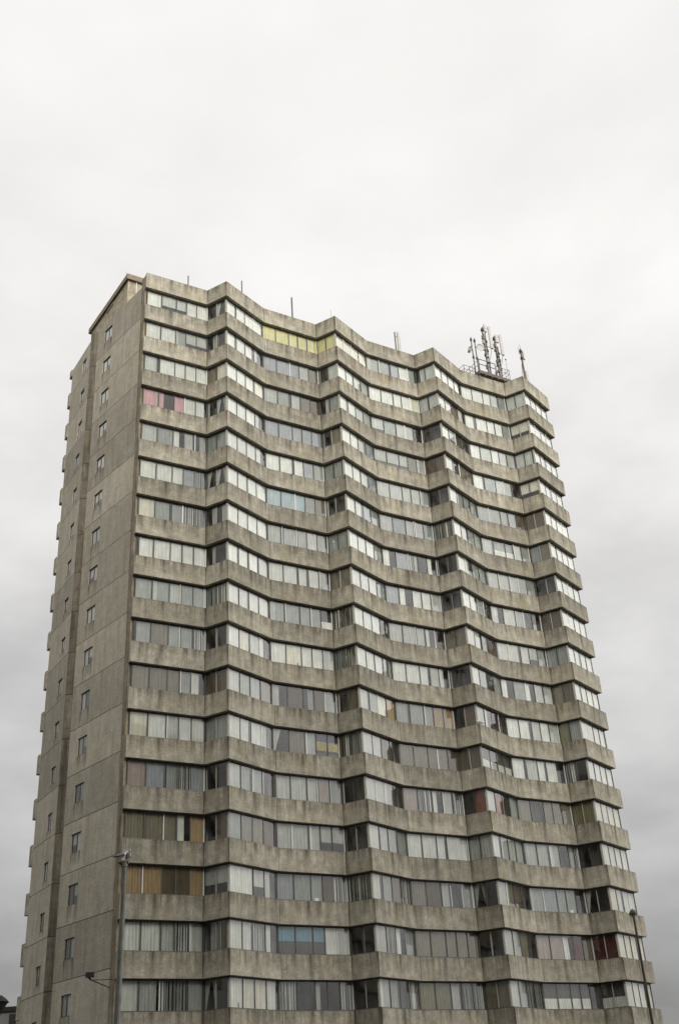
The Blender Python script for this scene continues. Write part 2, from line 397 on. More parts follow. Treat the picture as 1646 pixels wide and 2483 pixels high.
def window(parent, k, i, pat, rnd):
    a, b = GO[i], GO[i+1]
    t = (b-a).normalized(); L = (b-a).length; nr = inw(a, b)
    zt = ZS0 - S*k - 0.003; zb = ZS0 - S*(k+1) + SPH + 0.003
    mb = MB()
    t3, n3 = t.to_3d(), nr.to_3d()
    def bar(u0, u1, z0, z1, d0, d1, m):
        p = a + t*u0 + nr*d0
        mb.obox((p.x, p.y, z0), t3*(u1-u0), n3*(d1-d0), (0, 0, z1-z0), m)
    # head, cill, jambs
    e0, e1 = (0.055, 0.055)
    bar(0.0, L, zt-0.075, zt, -0.045, 0.05, 'frame')
    bar(0.0, L, zb, zb+0.055, -0.055, 0.05, 'frame')
    pk = lambda j: j in (2, 5, 8, 11)
    jl = 'post' if pk(i) else 'frame'; jr = 'post' if pk(i+1) else ('framew' if i in (0, 3, 6, 9) and rnd.random() < .55 else 'frame')
    wl = .10 if pk(i) else .06; wr = .09 if pk(i+1) else .065
    bar(0, wl, zb+0.055, zt-0.075, -0.02, 0.04, jl); bar(L-wr, L, zb+0.055, zt-0.075, -0.02, 0.04, jr)
    ws = {5: W5, 4: W4, 2: W2}[len(pat)]
    us = [wl]; tot = L-wl-wr
    for w in ws: us.append(us[-1]+w*tot)
    for j in range(1, len(pat)):
        mm = 'framew' if rnd.random() < .10 else 'frame'
        w = 0.026 if rnd.random() < .7 else 0.038
        if i in (1, 4, 7, 10): mm = 'post' if rnd.random() < .5 else 'frame'
        bar(us[j]-w, us[j]+w, zb+0.055, zt-0.075, -0.014, 0.03, mm)
    za, zc = zb+0.055, zt-0.075
    base_d = rnd.uniform(0.035, 0.055)
    for j, c in enumerate(pat):
        u0, u1 = us[j]+0.033, us[j+1]-0.033
        tilt = rnd.uniform(-0.006, 0.006); tz = rnd.uniform(-0.005, 0.005)
        q = [(a+t*u0+nr*(0.0+tilt)), (a+t*u1+nr*(0.0-tilt))]
        mb.face([(q[0].x, q[0].y, za), (q[1].x, q[1].y, za), (q[1].x+nr.x*tz, q[1].y+nr.y*tz, zc), (q[0].x+nr.x*tz, q[0].y+nr.y*tz, zc)], 'glass')
        if c in 'LGVC' and rnd.random() < .3 and len(pat) == 5 and j >= 1:      # pale casement stile
            sd = u0 if rnd.random() < .5 else u1-0.05
            bar(sd, sd+0.05, za, zc, -0.028, 0.03, 'framew')
        d = base_d + rnd.uniform(-0.012, 0.012)
        o = a + nr*d; w = u1-u0; ph = rnd.uniform(0, 6.3)
        flat = rnd.random() < .35
        amp, wv = (0.006, 0.5) if flat else (rnd.uniform(.008, .014), rnd.uniform(.12, .20))
        P_ = lambda x0, x1, y0, y1, m, lean=0: pleats(mb, o, t, nr, x0, x1, y0, y1, 'c_'+m, amp, wv, ph, lean)
        lo, hi = u0-0.03, u1+0.03
        zl = za - 0.0; zh = zc + 0.03
        H = zc-za
        if c in 'WLGBEYPCVOTpMRN':
            gap = rnd.random()
            if c in 'WLG' and gap < .16: P_(lo, hi-w*rnd.uniform(.1, .22), zl, zh, c)
            elif c in 'WLG' and gap < .30: P_(lo+w*rnd.uniform(.08, .2), hi, zl, zh, c)
            elif c in 'LG' and gap < .42:
                P_(lo, hi, zl, zh, c); o = o - nr*0.03; P_(lo, lo+w*rnd.uniform(.15, .35), zl, zh, 'W' if c == 'L' else 'L')
            else: P_(lo, hi, zl, zh, c)
            if c in 'WLE' and rnd.random() < .12:     # things standing on the sill behind the pane
                x = rnd.uniform(u0+.1, u1-.25); bar(x, x+rnd.uniform(.1, .2), za, za+rnd.uniform(.12, .32), .05, .11, rnd.choice(['c_G', 'c_B', 'c_D']))
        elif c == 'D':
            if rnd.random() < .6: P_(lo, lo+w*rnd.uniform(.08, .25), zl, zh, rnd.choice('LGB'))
            o = o + nr*rnd.uniform(.35, .7); P_(lo-.1, hi+.1, zl, zh, 'D')  # dark sheet set back behind the pane, standing in for the room's shade
        elif c == 'K':
            if rnd.random() < .5: P_(lo, lo+w*rnd.uniform(.06, .16), zl, zh, rnd.choice('LGW'))
        elif c == 'h': P_(lo, hi, za+H*.36, zh, 'E' if k in (1, 3) and i == 10 else 'L'); 
        elif c == 'H':
            P_(lo, hi, za+H*.30, zh, 'L'); o = o+nr*.12; P_(lo, hi, zl, zh, 'B')
        elif c == 'b': P_(lo, hi, zl, za+H*.42, 'W'); o = o+nr*.10; P_(lo, hi, zl, zh, 'D' if k != 5 else 'G')
        elif c == 's': P_(lo, lo+w*rnd.uniform(.45, .62), zl, zh, rnd.choice('WWL')); 
        elif c == 'z': P_(lo+w*rnd.uniform(.45, .6), hi, zl, zh, rnd.choice('LLG'))
        elif c == 'q': P_(lo, lo+w*.36, zl, zh, 'P')
        elif c == 'u':
            drape(mb, o, t, lo, lo, lo+w*.12, lo+w*.55, zl, zh, 'c_L')
            if rnd.random() < .6: drape(mb, o, t, hi-w*.1, hi-w*.42, hi, hi, zl, zh, 'c_G')
        elif c == 't':
            x = lo; col = rnd.choice('LGL') if i not in (1, 4, 7, 10) else rnd.choice('GGM')
            while x < hi-.03:
                x2 = min(hi, x+rnd.uniform(.03, .12)); P_(x, x2, zl, zh, col if rnd.random() < .8 else 'W'); x = x2+rnd.uniform(.02, .10)
        elif c == 'X': P_(lo, hi, za+H*.47, zh, 'X'); P_(lo, hi, zl, za+H*.47, 'D'); o = o+nr*.05; P_(lo, hi, zl, zh, 'B')
        elif c == 'F': P_(lo, hi, za+H*.66, zh, 'A'); P_(lo, hi, za+H*.26, za+H*.66, 'J'); o = o+nr*.2; P_(lo, hi, zl, zh, 'B')
        elif c == 'm':
            P_(lo, hi, zl, zh, 'G'); bar(u0+w*.3, u0+w*.3+.24, za, za+.17, .02, .09, 'framew')
    mid = (a+b)*0.5
    ob = mb.build('window', parent, (mid.x, mid.y, zb))
    names = [('Y', 'window with yellow curtains'), ('P', 'window with pink curtains'), ('F', 'window with a blue and yellow flag'), ('X', 'window with teal blinds half way down'),
             ('C', 'window with sky blue curtains'), ('R', 'window with dark red curtains'), ('T', 'window with a rust curtain'), ('O', 'window with tan blinds'),
             ('h', 'window with blinds half lowered'), ('b', 'window with its lower half covered in white')]
    for ch, l in names:
        if pat.count(ch) >= (1 if ch in 'PFCRT' else 2): ob['label'] = l; break
    return ob
for k in range(NST):
    wb = empty('window_band', (P[6].x, P[6].y, ZS0 - S*(k+1) + SPH), tower)
    rnd = random.Random(100+k)
    for i, pat in enumerate(T[k].split()): window(wb, k, i, pat, rnd)

# fin at the near end of the front
ft = (A0-P[0]).normalized(); fnr = V2(ft.y, -ft.x)                   # to the right of the fin, i.e. into the tower
if fnr.dot(FR) < 0: fnr = -fnr
zf = ZS0 + 1.24
mb = MB()
f0, f1 = P[0] + ft*0.30, P[0] + ft*0.80
mb.slab([f0+fnr*0.17, f1+fnr*0.17, f1+fnr*0.02, f0+fnr*0.02], -0.5, zf, 'fin')
mb.build('end_fin', tower, (f0.x, f0.y, 0))
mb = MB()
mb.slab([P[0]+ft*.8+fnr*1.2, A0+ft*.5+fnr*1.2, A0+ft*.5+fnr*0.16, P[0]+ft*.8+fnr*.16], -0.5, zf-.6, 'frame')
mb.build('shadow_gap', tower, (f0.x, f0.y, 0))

# gable: panels per storey with joints, window openings and reveals
def gable_panel(q0, q1, zj, ztop, wins, name, m, topextra):
    d = (q1-q0).normalized(); L = (q1-q0).length
    out = V2(-d.y, d.x)
    if out.x > 0: out = -out
    mb = MB(); G = 0.017; dep = 0.11; rt = random.Random(int(abs(q0.x)*10))
    def quad(s0, s1, z0, z1, u, dr=None):
        a, b = q1 - d*(L-s1), q1 - d*(L-s0)       # outside faces left: go from far to near
        mb.wallquad(a, b, z0, z1, m, u+(L-s1), dr)
    j = 0; z1 = ztop
    zs = [ztop] + [zj - S*n_ for n_ in range(1, 19)] + [-0.5]
    for n_ in range(len(zs)-1):
        z1, z0 = zs[n_] - G, zs[n_+1] + G
        u = 53.0*n_
        w = wins(n_); mb.tone = rt.random()
        if w and w[2] > z0:
            s0, s1, b0, b1 = w
            quad(0, s0, z0, z1, u); quad(s1, L, z0, z1, u); quad(s0, s1, b1, z1, u)
            sm = (s0+s1)/2; hw = sm-s0
            quad(sm, s1, z0, b0, u, [(0, 0), (hw, 0), (hw, 1), (0, 1)]); quad(s0, sm, z0, b0, u, [(hw, 0), (0, 0), (0, 1), (hw, 1)])
            pa, pb = q0+d*s0, q0+d*s1; ia, ib = pa-out*dep, pb-out*dep
            mb.wallquad(pb, ib, b0, b1, m, u) ; mb.wallquad(ia, pa, b0, b1, m, u)
            for zz, fl in ((b0, False), (b1, True)):
                f = [(pa.x, pa.y, zz), (ia.x, ia.y, zz), (ib.x, ib.y, zz), (pb.x, pb.y, zz)]
                mb.face(f if fl else f[::-1], m, [(0, 0), (.2, 0), (.2, 1), (0, 1)])
        else: quad(0, L, z0, z1, u)
        for zz, fl in ((z0, True), (z1, False)):   # joint lips
            f = [(q0.x, q0.y, zz), (q1.x, q1.y, zz), (q1.x-out.x*.06, q1.y-out.y*.06, zz), (q0.x-out.x*.06, q0.y-out.y*.06, zz)]
            mb.face(f if fl else f[::-1], m, [(0, 0), (L, 0), (L, .1), (0, .1)])
        for qq, in ((q0,), (q1,)):                 # ends
            a, b = (qq, qq-out*0.30)
            mb.wallquad(a, b, z0, z1, m, u)
    ob = mb.build(name, tower, (q0.x, q0.y, 0))
    # dark mastic in the joints
    mj = MB()
    for zz in zs[1:-1]:
        a, b = q1-out*.05+d*0.0, q0-out*.05
        mj.wallquad(a, b, zz-G-.01, zz+G+.01, 'frame')
    mj.wallquad(q1+V2(0, 0), q0, 0, 0.01, 'frame')
    mj.build('panel_joint', tower, (q0.x, q0.y, 0))
    return out
WA = lambda n_: (3.78, 4.84, ZJ - 0.70 - S*n_ - 1.06, ZJ - 0.70 - S*n_) if n_ < 18 else None
WBf = lambda n_: (0.80, 1.60, ZJB - 1.32 - S*n_ - 1.0, ZJB - 1.32 - S*n_) if n_ < 18 else None
oA = gable_panel(A0, A1, ZJ, ZJ, WA, 'gable_wall', 'gable', 0)
ZBT = 51.05 + CZ
oB = gable_panel(G2, B1, ZJB, ZBT, WBf, 'gable_wall', 'gable', 0)
# return between the two gable planes, stained and darkened in colour for corner shade
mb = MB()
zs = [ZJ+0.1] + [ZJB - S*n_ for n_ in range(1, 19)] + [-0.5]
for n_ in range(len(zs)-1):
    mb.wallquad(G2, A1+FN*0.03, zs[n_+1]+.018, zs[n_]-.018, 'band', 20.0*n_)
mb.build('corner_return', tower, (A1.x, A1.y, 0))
mb = MB(); q = -V2(-FN.x, -FN.y)
mb.wallquad(G2+FN*0.05, A1+FN*0.06, -0.5, ZJ-.2, 'frame'); mb.build('panel_joint', tower, (A1.x, A1.y, 0))
# gable windows
def gable_window(q0, q1, out, w, idx):
    s0, s1, z0, z1 = w
    d = (q1-q0).normalized(); mb = MB()
    a = q0 + d*s0 - out*0.06; wdt = s1-s0
    d3, i3 = d.to_3d(), (-out).to_3d()
    def bar(u0, u1, y0, y1, m='frame', e0=0.0, e1=0.045):
        p = a + d*u0 - out*e0
        mb.obox((p.x, p.y, y0), d3*(u1-u0), i3*(e1-e0), (0, 0, y1-y0), m)
    bar(0.002, wdt-.002, z0+.002, z0+.045); bar(0.002, wdt-.002, z1-.045, z1-.002)
    for u, v in ((0.002, .04), (wdt*.5-.025, .05), (wdt-.042, .04)): bar(u, u+v, z0+.045, z1-.045)
    ob = mb.build('gable_window', tower, (a.x, a.y, z0))
    rnd = random.Random(int(idx))
    for h in (0, 1):
        mp = MB()
        u0, u1 = (0.042, wdt*.5-.025) if h == 0 else (wdt*.5+.025, wdt-.042)
        p0, p1 = a+d*u0-out*.012, a+d*u1-out*.012
        mp.face([(p1.x, p1.y, z0+.045), (p0.x, p0.y, z0+.045), (p0.x, p0.y, z1-.045), (p1.x, p1.y, z1-.045)], 'glass')
        e0, e1 = p0-out*.045, p1-out*.045
        cc = rnd.choice(['c_W', 'c_W', 'c_E', 'c_W']) if idx % 40 < 10 else rnd.choice(['c_L', 'c_L', 'c_W', 'c_G', 'c_D']); zz = z0+.06 + (rnd.choice([0, 0, .4]) if cc != 'c_D' else 0)
        mp.face([(e1.x, e1.y, zz), (e0.x, e0.y, zz), (e0.x, e0.y, z1-.045), (e1.x, e1.y, z1-.045)], cc)
        mp.build('pane', ob, (p0.x, p0.y, z0))
    mk = MB()
    return ob
for n_ in range(18):
    w = WA(n_)
    if w[2] > 2: gable_window(A0, A1, oA, w, n_)
    w = WBf(n_)
    if w[2] > 2: gable_window(G2, B1, oB, w, 40+n_)
# inner lining behind the gable, back wall and far end wall
mb = MB()
li = [A0-oA*.42+FN*.2, A1-oA*.42, G2-oB*.5+FN*.1, B1-oB*.42]
for a, b in zip(li, li[1:]): mb.wallquad(b, a, -0.5, ZJ-.3, 'inner')
mb.build('gable_lining', tower, (A0.x, A0.y, 0))
RB = P[12] + FN*10.2 - FR*0.5
mb = MB(); B1b = B1 + V2(0.03, 0.0)
mb.wallquad(RB, B1b, -0.5, ZBT, 'gable'); mb.build('rear_wall', tower, (B1.x, B1.y, 0))
mb = MB(); e0 = END+inw(P[11], P[12])*0.30
mb.wallquad(e0, RB, -0.5, ZS0+0.9, 'gable'); mb.build('end_wall', tower, (e0.x, e0.y, 0))
rd = (RB-B1).normalized()
for n_ in range(18):
    z1 = ZJB + 0.27 - S*n_; z0 = z1 - 1.2
    if n_ == 0: z1 = ZBT+.05
    a = B1 - rd*0.07 - FN*0.02; b = RB + rd*.2
    mb = MB(); mb.slab([a+FN*0.02, b+FN*0.02, b+FN*0.5, a+FN*.5], z0, z1, 'conc')
    mb.build('rear_spandrel_band', tower, (a.x, a.y, z0))
# roof deck
mb = MB(); pi_ = offset(THK+.03)
mb.slab(pi_+[RB-FN*.1-FR*.2, B1-oB*.3+FR*.2, G2-oB*.32, A1-oA*.32, A0-oA*.32+ft*.2], ZS0+0.05, ZS0+0.22, 'roof')
mb.build('roof_deck', tower, (P[6].x, P[6].y, ZS0))
# base storeys below the lowest band
mb = MB(); bo = offset(0.12); zb_ = ZS0-S*17-.02
for i in range(12): mb.wallquad(bo[i], bo[i+1], -.5, zb_, 'band', i*9.0)
mb.build('base_wall', tower, (P[6].x, P[6].y, 0))

# penthouse on the roof behind the gable
ph = empty('penthouse', (-14.05, 58.85, ZJ), tower)
C0 = V2(-14.03, 58.86); bk = V2(-18.05, 64.55); fr_ = C0 + FR*5.2
pd = (bk-C0).normalized(); pn = V2(pd.y, -pd.x)
if pn.x < 0: pn = -pn
wa = C0 + pd*.10 + pn*.06; wb_ = bk - pd*.12 + pn*.06
zt = 53.95 + CZ
mb = MB()
mb.slab([wa, wa+FR*5, wb_+FR*5, wb_], ZJ-.02, zt, 'pent')
mb.slab([wb_+FR*.8-pd*1.1, wb_+FR*.8, wb_, wb_-pd*1.1][::-1] if False else [wb_-pd*1.15, wb_-pd*1.15+FR*.7, wb_+FR*.7, wb_], ZJ-1.0, ZJ-.02, 'pent')
mb.build('penthouse_wall', ph, (C0.x, C0.y, ZJ))
mb = MB(); e = 0.10
r0 = C0 - pd*e - pn*e; r1 = bk + pd*e - pn*e
mb.slab([r0, r0+FR*5.4, r1+FR*5.4, r1], zt+.003, zt+.45, 'fascia')
mb.build('roof_fascia', ph, (C0.x, C0.y, zt))
mb = MB()
pp = wa + FR*0.62 - FN*.05
mb.tube([(pp.x, pp.y, ZJ-.1), (pp.x, pp.y, zt+.5)], .032, 'framew'); mb.build('conduit', ph, (pp.x, pp.y, ZJ))
mb = MB(); pp = r0 + pd*.5 + FR*.2
mb.tube([(pp.x, pp.y, zt+.4), (pp.x-.15, pp.y+.05, zt+1.2)], .012, 'galv'); mb.build('aerial', ph, (pp.x, pp.y, zt))
mb = MB(); x0 = wa+pd*2.5; x1 = wa+pd*3.7
mb.slab([x0-pn*.05, x0+pn*.03, x1+pn*.03, x1-pn*.05], zt-.32, zt-.01, 'fascia'); mb.build('fascia_drop', ph, (x0.x, x0.y, zt))

# ------------------------------------------------------------------ roof top: posts and antennas
ZR = ZS0+0.22
def at_off(px, py, off, z=None):
    """the point of the roof furniture seen at photo pixel px,py, on a line OFF metres behind the front"""
    a_ = (px-823)/F_PX; b_ = -(py-1241.5)/F_PX
    a2, b2 = cr*a_+sr*b_, -sr*a_+cr*b_
    d = Vector((a2, cp-b2*sp, sp+b2*cp))
    q0 = P[1]+FN*off
    tt = (FN.x*q0.x+FN.y*q0.y)/(FN.x*d.x+FN.y*d.y)
    p = d*tt; p.z += CZ
    return p
def r7(x, y, off): return at_off(1080+x*280/1568, 770+y*280/1568, off)
def post(name, p, ztop, r, mat, label, cat, group=None):
    mb = MB(); mb.tube([(p.x, p.y, ZR-.05), (p.x, p.y, ztop)], r, mat)
    mb.lathe((p.x, p.y, ZR), (0, 0, 1), [(0, .16), (.06, .16), (.06, .0)], mat)
    return tag(mb.build(name, None, (p.x, p.y, ZR)), label, cat, group)
p = at_off(457, 669, 1.2); post('roof_post', p, p.z, .045, 'rusty', 'short thin post on the roof above the nearest bay', 'post', 'bare posts along the roof edge')
p = at_off(586.3, 681.6, 1.2); post('roof_post', p, p.z, .048, 'rusty', 'short post on the roof just beyond the first zigzag peak', 'post', 'bare posts along the roof edge')
p = at_off(707, 721.8, 1.2); post('roof_post', p, p.z, .062, 'rusty', 'tallest bare post on the roof, between the two nearer peaks', 'post', 'bare posts along the roof edge')
p = at_off(801.7, 750, .8); post('whip_aerial', p, p.z, .014, 'galv', 'hair-thin aerial on the roof beside the second zigzag peak', 'aerial')
# post with one pale panel
p = at_off(956, 805.5, 1.2)
r = empty('antenna_post', (p.x, p.y, ZR)); tag(r, 'lone roof post with one long pale antenna panel left of the third peak', 'antenna')
mb = MB(); mb.tube([(p.x, p.y, ZR-.05), (p.x, p.y, p.z)], .055, 'rusty'); mb.build('pole', r, (p.x, p.y, ZR))
def panel(root, x, y, z0, z1, w=.2, d=.13, ax=None):
    mb = MB(); ax = ax or FR
    t = ax*w; b = V2(-ax.y, ax.x)*d; o = V2(x, y)-t*.5-b*.5
    pts = [o+t*.2, o+t*.8, o+t+b*.35, o+t+b, o+b, o+b*.35]
    mb.slab(pts, z0, z1, 'wpanel'); mb.obox((x-.02, y-.02, z0-.12), (.04, 0, 0), (0, .04, 0), (0, 0, .13), 'black')
    return mb.build('antenna_panel', root, (x, y, z0))
q = at_off(964.5, 806, 1.2); panel(r, q.x, q.y, ZR+.35, q.z, .24)
mb = MB()
for zz in (ZR+.9, q.z-.5): mb.tube([(p.x, p.y, zz), (q.x, q.y, zz)], .025, 'galv')
mb.build('bracket', r, (p.x, p.y, ZR+.9))

# steel platform with railing
OFF = 1.7
ZD = r7(640, 765, OFF).z
pl = empty('antenna_platform', (r7(640, 765, OFF).x, r7(640, 765, OFF).y, ZR))
tag(pl, 'rusty steel platform with railings carrying the phone masts on the roof', 'platform')
fl, fr2 = r7(455, 700, OFF), r7(880, 850, OFF)
fl, fr2 = V2(fl.x, fl.y), V2(fr2.x, fr2.y); dp = FN*2.6
mb = MB(); mb.slab([fl, fr2, fr2+dp, fl+dp], ZD-.30, ZD, 'rusty'); mb.build('deck', pl, (fl.x, fl.y, ZD-.3))
mb = MB()
for s_ in (0.0, .2, .4, .6, .8, 1.0):
    q = fl.lerp(fr2, s_); mb.obox((q.x-.04, q.y-.04, ZD-.42), (.08, 0, 0), dp.to_3d(), (0, 0, .12), 'rusty')
mb.build('bearer', pl, (fl.x, fl.y, ZD-.4))
for q in (fl.lerp(fr2, .04)+dp*.08, fl.lerp(fr2, .96)+dp*.08, fl.lerp(fr2, .04)+dp*.92, fl.lerp(fr2, .96)+dp*.92):
    mb = MB(); mb.tube([(q.x, q.y, ZR-.05), (q.x, q.y, ZD-.40)], .07, 'rusty'); mb.build('leg', pl, (q.x, q.y, ZR))
def rail(pts, h, posts, r_=.02, mat='galv'):
    mb = MB()
    for hh in (h, h*.55): mb.tube([(x.x, x.y, ZD+hh) for x in pts], r_, mat, 6)
    for a, b in zip(pts, pts[1:]):
        for s_ in [i_/posts for i_ in range(posts+1)]:
            q = a.lerp(b, s_); mb.tube([(q.x, q.y, ZD-.02), (q.x, q.y, ZD+h)], r_, mat, 6)
    return mb.build('railing', pl, (pts[0].x, pts[0].y, ZD))
rail([fr2, fr2+dp], 1.0, 2); rail([fl+dp, fr2+dp], 1.0, 5)
rail([fl.lerp(fr2, .58), fr2], .95, 3)
rail([fl+dp, fl], 1.0, 3)
rail([fl.lerp(fr2, .02), fl.lerp(fr2, .55)], 1.15, 2, .035, 'rusty')
# left-hand lower grating with clutter
q = fl - FR*.15
mb = MB(); mb.slab([q-FR*1.1+FN*.4, q+FN*.4, q+FN*2.4, q-FR*1.1+FN*2.4], ZD-.62, ZD-.45, 'rusty')
for s_ in (0, .5, 1): 
    for hh in (.3, .8):
        z_ = ZD-.45
        x = q-FR*1.1*s_+FN*.42; mb.tube([(x.x, x.y, z_), (x.x, x.y, z_+.85)], .022, 'rusty', 6)
for hh in (.45, .85):
    x, y = q-FR*1.1+FN*.42, q+FN*.42; mb.tube([(x.x, x.y, ZD-.45+hh), (y.x, y.y, ZD-.45+hh)], .02, 'rusty', 6)
    y = q-FR*1.1+FN*2.3; mb.tube([(x.x, x.y, ZD-.45+hh), (y.x, y.y, ZD-.45+hh)], .02, 'galv', 6)
for s_ in (.2, .7):
    x = q-FR*1.0*s_+FN*1.0; mb.tube([(x.x, x.y, ZR), (x.x, x.y, ZD-.6)], .06, 'rusty', 6)
mb.build('side_grating', pl, (q.x, q.y, ZD-.6))
def mast(name, px, top, label, cat, rr=.06, group=None, off=OFF+.6):
    b_ = r7(px[0], px[1], off); z1 = r7(top[0], top[1], off).z
    r = empty(name, (b_.x, b_.y, ZD)); tag(r, label, cat, group)
    mb = MB(); mb.tube([(b_.x, b_.y, ZD-.03), (b_.x, b_.y, z1)], rr, 'rusty')
    for zz in (ZD+.05, ZD+(z1-ZD)*.45, z1-.25): mb.lathe((b_.x, b_.y, zz), (0, 0, 1), [(-.1, rr*.9), (-.1, rr*1.9), (.1, rr*1.9), (.1, rr*.9)], 'black', 10)
    mb.build('pole', r, (b_.x, b_.y, ZD))
    return r, b_, z1
def dish(root, c, ax, rad):
    mb = MB(); ax = Vector(ax).normalized()
    mb.lathe(c, ax, [(0, .02), (.02, rad*.45), (.07, rad*.8), (.13, rad), (.16, rad), (.10, rad*.82), (.06, .02)], 'wpanel', 18)
    return mb.build('dish', root, c)
o6 = OFF+.6
r, b_, z1 = mast('dish_mast', (395, 660), (350, 275), 'slim mast with small white dish, furthest left on the platform', 'mast', .05)
c = r7(345, 435, o6); dish(r, (c.x, c.y, c.z), (-.6, -.7, .1), .26)
mb = MB(); mb.tube([(b_.x, b_.y, c.z), tuple(c)], .03, 'galv'); k_ = r7(318, 458, o6); mb.obox(tuple(k_-Vector((.1, .05, .08))), (.2, 0, 0), (0, .15, 0), (0, 0, .16), 'black'); mb.tube([tuple(k_), tuple(c)], .02, 'galv'); mb.build('bracket', r, tuple(c))
r, b_, z1 = mast('dish_mast', (445, 690), (398, 290), 'slim mast with large round white dish facing the street', 'mast', .05)
c = r7(462, 418, o6); dish(r, (c.x, c.y, c.z), (.35, -.9, .05), .36)
mb = MB(); mb.tube([(b_.x, b_.y, c.z), tuple(c)], .035, 'galv'); mb.build('bracket', r, tuple(c))
def twin(px, top, pan, label, extra):
    r, b_, z1 = mast('phone_mast', px, top, label, 'phone mast', .075, 'phone masts with panel antennas')
    for (x, y0, y1, w) in pan:
        lo, hi = r7(x, y1, o6), r7(x, y0, o6)
        q = V2(lo.x, lo.y)-FN*.12
        panel(r, q.x, q.y, lo.z, hi.z, w)
        mb = MB()
        for zz in (lo.z+.1, hi.z-.25): mb.tube([(b_.x, b_.y, zz), (q.x, q.y, zz)], .03, 'galv', 6)
        mb.build('bracket', r, (q.x, q.y, lo.z))
    rr = random.Random(int(px[0]))
    for i_ in range(6):
        mb = MB(); zz = ZD+.9+i_*(z1-ZD-1.6)/6+rr.uniform(-.1, .1); sx_ = rr.choice((-1, 1))
        mb.obox((b_.x+sx_*.07-.08, b_.y-.24, zz), (.17, .03, 0), (-.03, .14, 0), (0, 0, rr.uniform(.22, .42)), rr.choice(['black', 'rusty', 'galv', 'rusty'])); mb.build('radio_unit', r, (b_.x, b_.y, zz))
    mb = MB()
    for i_ in range(3):
        ox = .09+.04*i_; mb.tube([(b_.x+ox, b_.y-.05, ZD), (b_.x+ox*1.3, b_.y-.09, ZD+1.3), (b_.x+ox, b_.y-.05, z1-.7-.5*i_)], .018, 'black', 5)
    mb.build('feeder', r, (b_.x, b_.y, ZD))
    (ex0, ey0, ex1, ey1) = extra
    lo, hi = r7(ex0, ey0, o6), r7(ex1, ey1, o6)
    mb = MB(); mb.tube([(lo.x, lo.y, ZD), (lo.x, lo.y, hi.z)], .045, 'rusty')
    for s_ in (.35, .6, .8):
        zz = ZD+(hi.z-ZD)*s_; mb.lathe((lo.x, lo.y, zz), (0, 0, 1), [(-.13, .05), (-.1, .1), (.1, .1), (.13, .05)], 'black', 8)
    mb.tube([(b_.x, b_.y, ZD+1.6), (lo.x, lo.y, ZD+1.6)], .03, 'galv', 6)
    mb.build('side_pole', r, (lo.x, lo.y, ZD))
    mb = MB()                                                     # drooping feeder cable
    c0 = r7(pan[-1][0], pan[-1][2], o6); pts = []
    for i_ in range(9):
        s_ = i_/8; x = c0.x*(1-s_)+b_.x*s_; y = c0.y*(1-s_)+b_.y*s_
        pts.append((x, y-.05, c0.z - .05 - .75*math.sin(math.pi*min(1, s_*1.0))*.8 - (c0.z-ZD-.9)*s_*.5))
    mb.tube(pts, .022, 'black', 6); mb.build('cable', r, tuple(c0))
twin((575, 690), (490, 140), [(528, 115, 205, .26), (618, 155, 430, .28)], 'tallest phone mast, twin panels of unequal height, left of its pair', (598, 640, 555, 215))
twin((735, 780), (650, 260), [(688, 255, 350, .30), (768, 265, 520, .28)], 'shorter phone mast with two white panels, right of its pair', (765, 780, 722, 400))
# cabinets and coils on the deck
a_ = r7(640, 700, OFF+.9)
r = empty('equipment_cabinet', (a_.x, a_.y, ZD)); tag(r, 'dark cluttered radio cabinet on the platform between the phone masts', 'cabinet')
mb = MB(); mb.slab([V2(a_.x-.35, a_.y-.2), V2(a_.x+.35, a_.y-.0), V2(a_.x+.3, a_.y+.3), V2(a_.x-.4, a_.y+.1)], ZD-.01, ZD+.75, 'rusty'); mb.build('body', r, (a_.x, a_.y, ZD))
rnd = random.Random(5)
for i_ in range(5):
    mb = MB(); x, y = a_.x+rnd.uniform(-.35, .45), a_.y-.25+rnd.uniform(-.05, .1); z = ZD+rnd.uniform(.1, .9)
    mb.obox((x, y, z), (.16, .02, 0), (-.02, .12, 0), (0, 0, .24), rnd.choice(['black', 'galv', 'rusty'])); mb.build('radio_unit', r, (x, y, z))
b_ = r7(812, 570, OFF+1.2)
r = empty('guyed_rod', (b_.x, b_.y, ZD)); tag(r, 'thin rod with a small knob at the right end of the platform', 'rod')
mb = MB(); mb.tube([(b_.x, b_.y, ZD-.02), (b_.x, b_.y, b_.z)], .018, 'galv', 6); mb.lathe(tuple(b_), (0, 0, 1), [(-.08, .01), (-.05, .06), (.05, .06), (.08, .01)], 'black', 8); mb.build('pole', r, (b_.x, b_.y, ZD))
# mast at the last peak
o2 = 1.3
b_ = r7(1075, 800, o2); t_ = r7(1012, 395, o2)
r = empty('corner_mast', (b_.x, b_.y, ZR)); tag(r, 'guyed mast with a slim panel on the far right roof peak', 'mast')
mb = MB(); mb.tube([(b_.x, b_.y, ZR-.03), (b_.x, b_.y, t_.z-.3)], [.10, .075], 'rusty'); mb.tube([(b_.x, b_.y, t_.z-.3), (b_.x, b_.y, t_.z+.2)], .02, 'galv', 6)
mb.tube([(b_.x-.18, b_.y-.1, t_.z-.9), (b_.x-.18, b_.y-.1, t_.z-.15)], .018, 'galv', 6); mb.tube([(b_.x-.18, b_.y-.1, t_.z-.8), (b_.x, b_.y, t_.z-.8)], .02, 'galv', 6)
for zz in (t_.z-.55, t_.z-1.3): mb.lathe((b_.x, b_.y, zz), (0, 0, 1), [(-.1, .05), (-.1, .13), (.1, .13), (.1, .05)], 'black', 8)
mb.build('pole', r, (b_.x, b_.y, ZR))
lo, hi = r7(1066, 575, o2), r7(1066, 475, o2); panel(r, lo.x, lo.y-.05, lo.z, hi.z, .16)
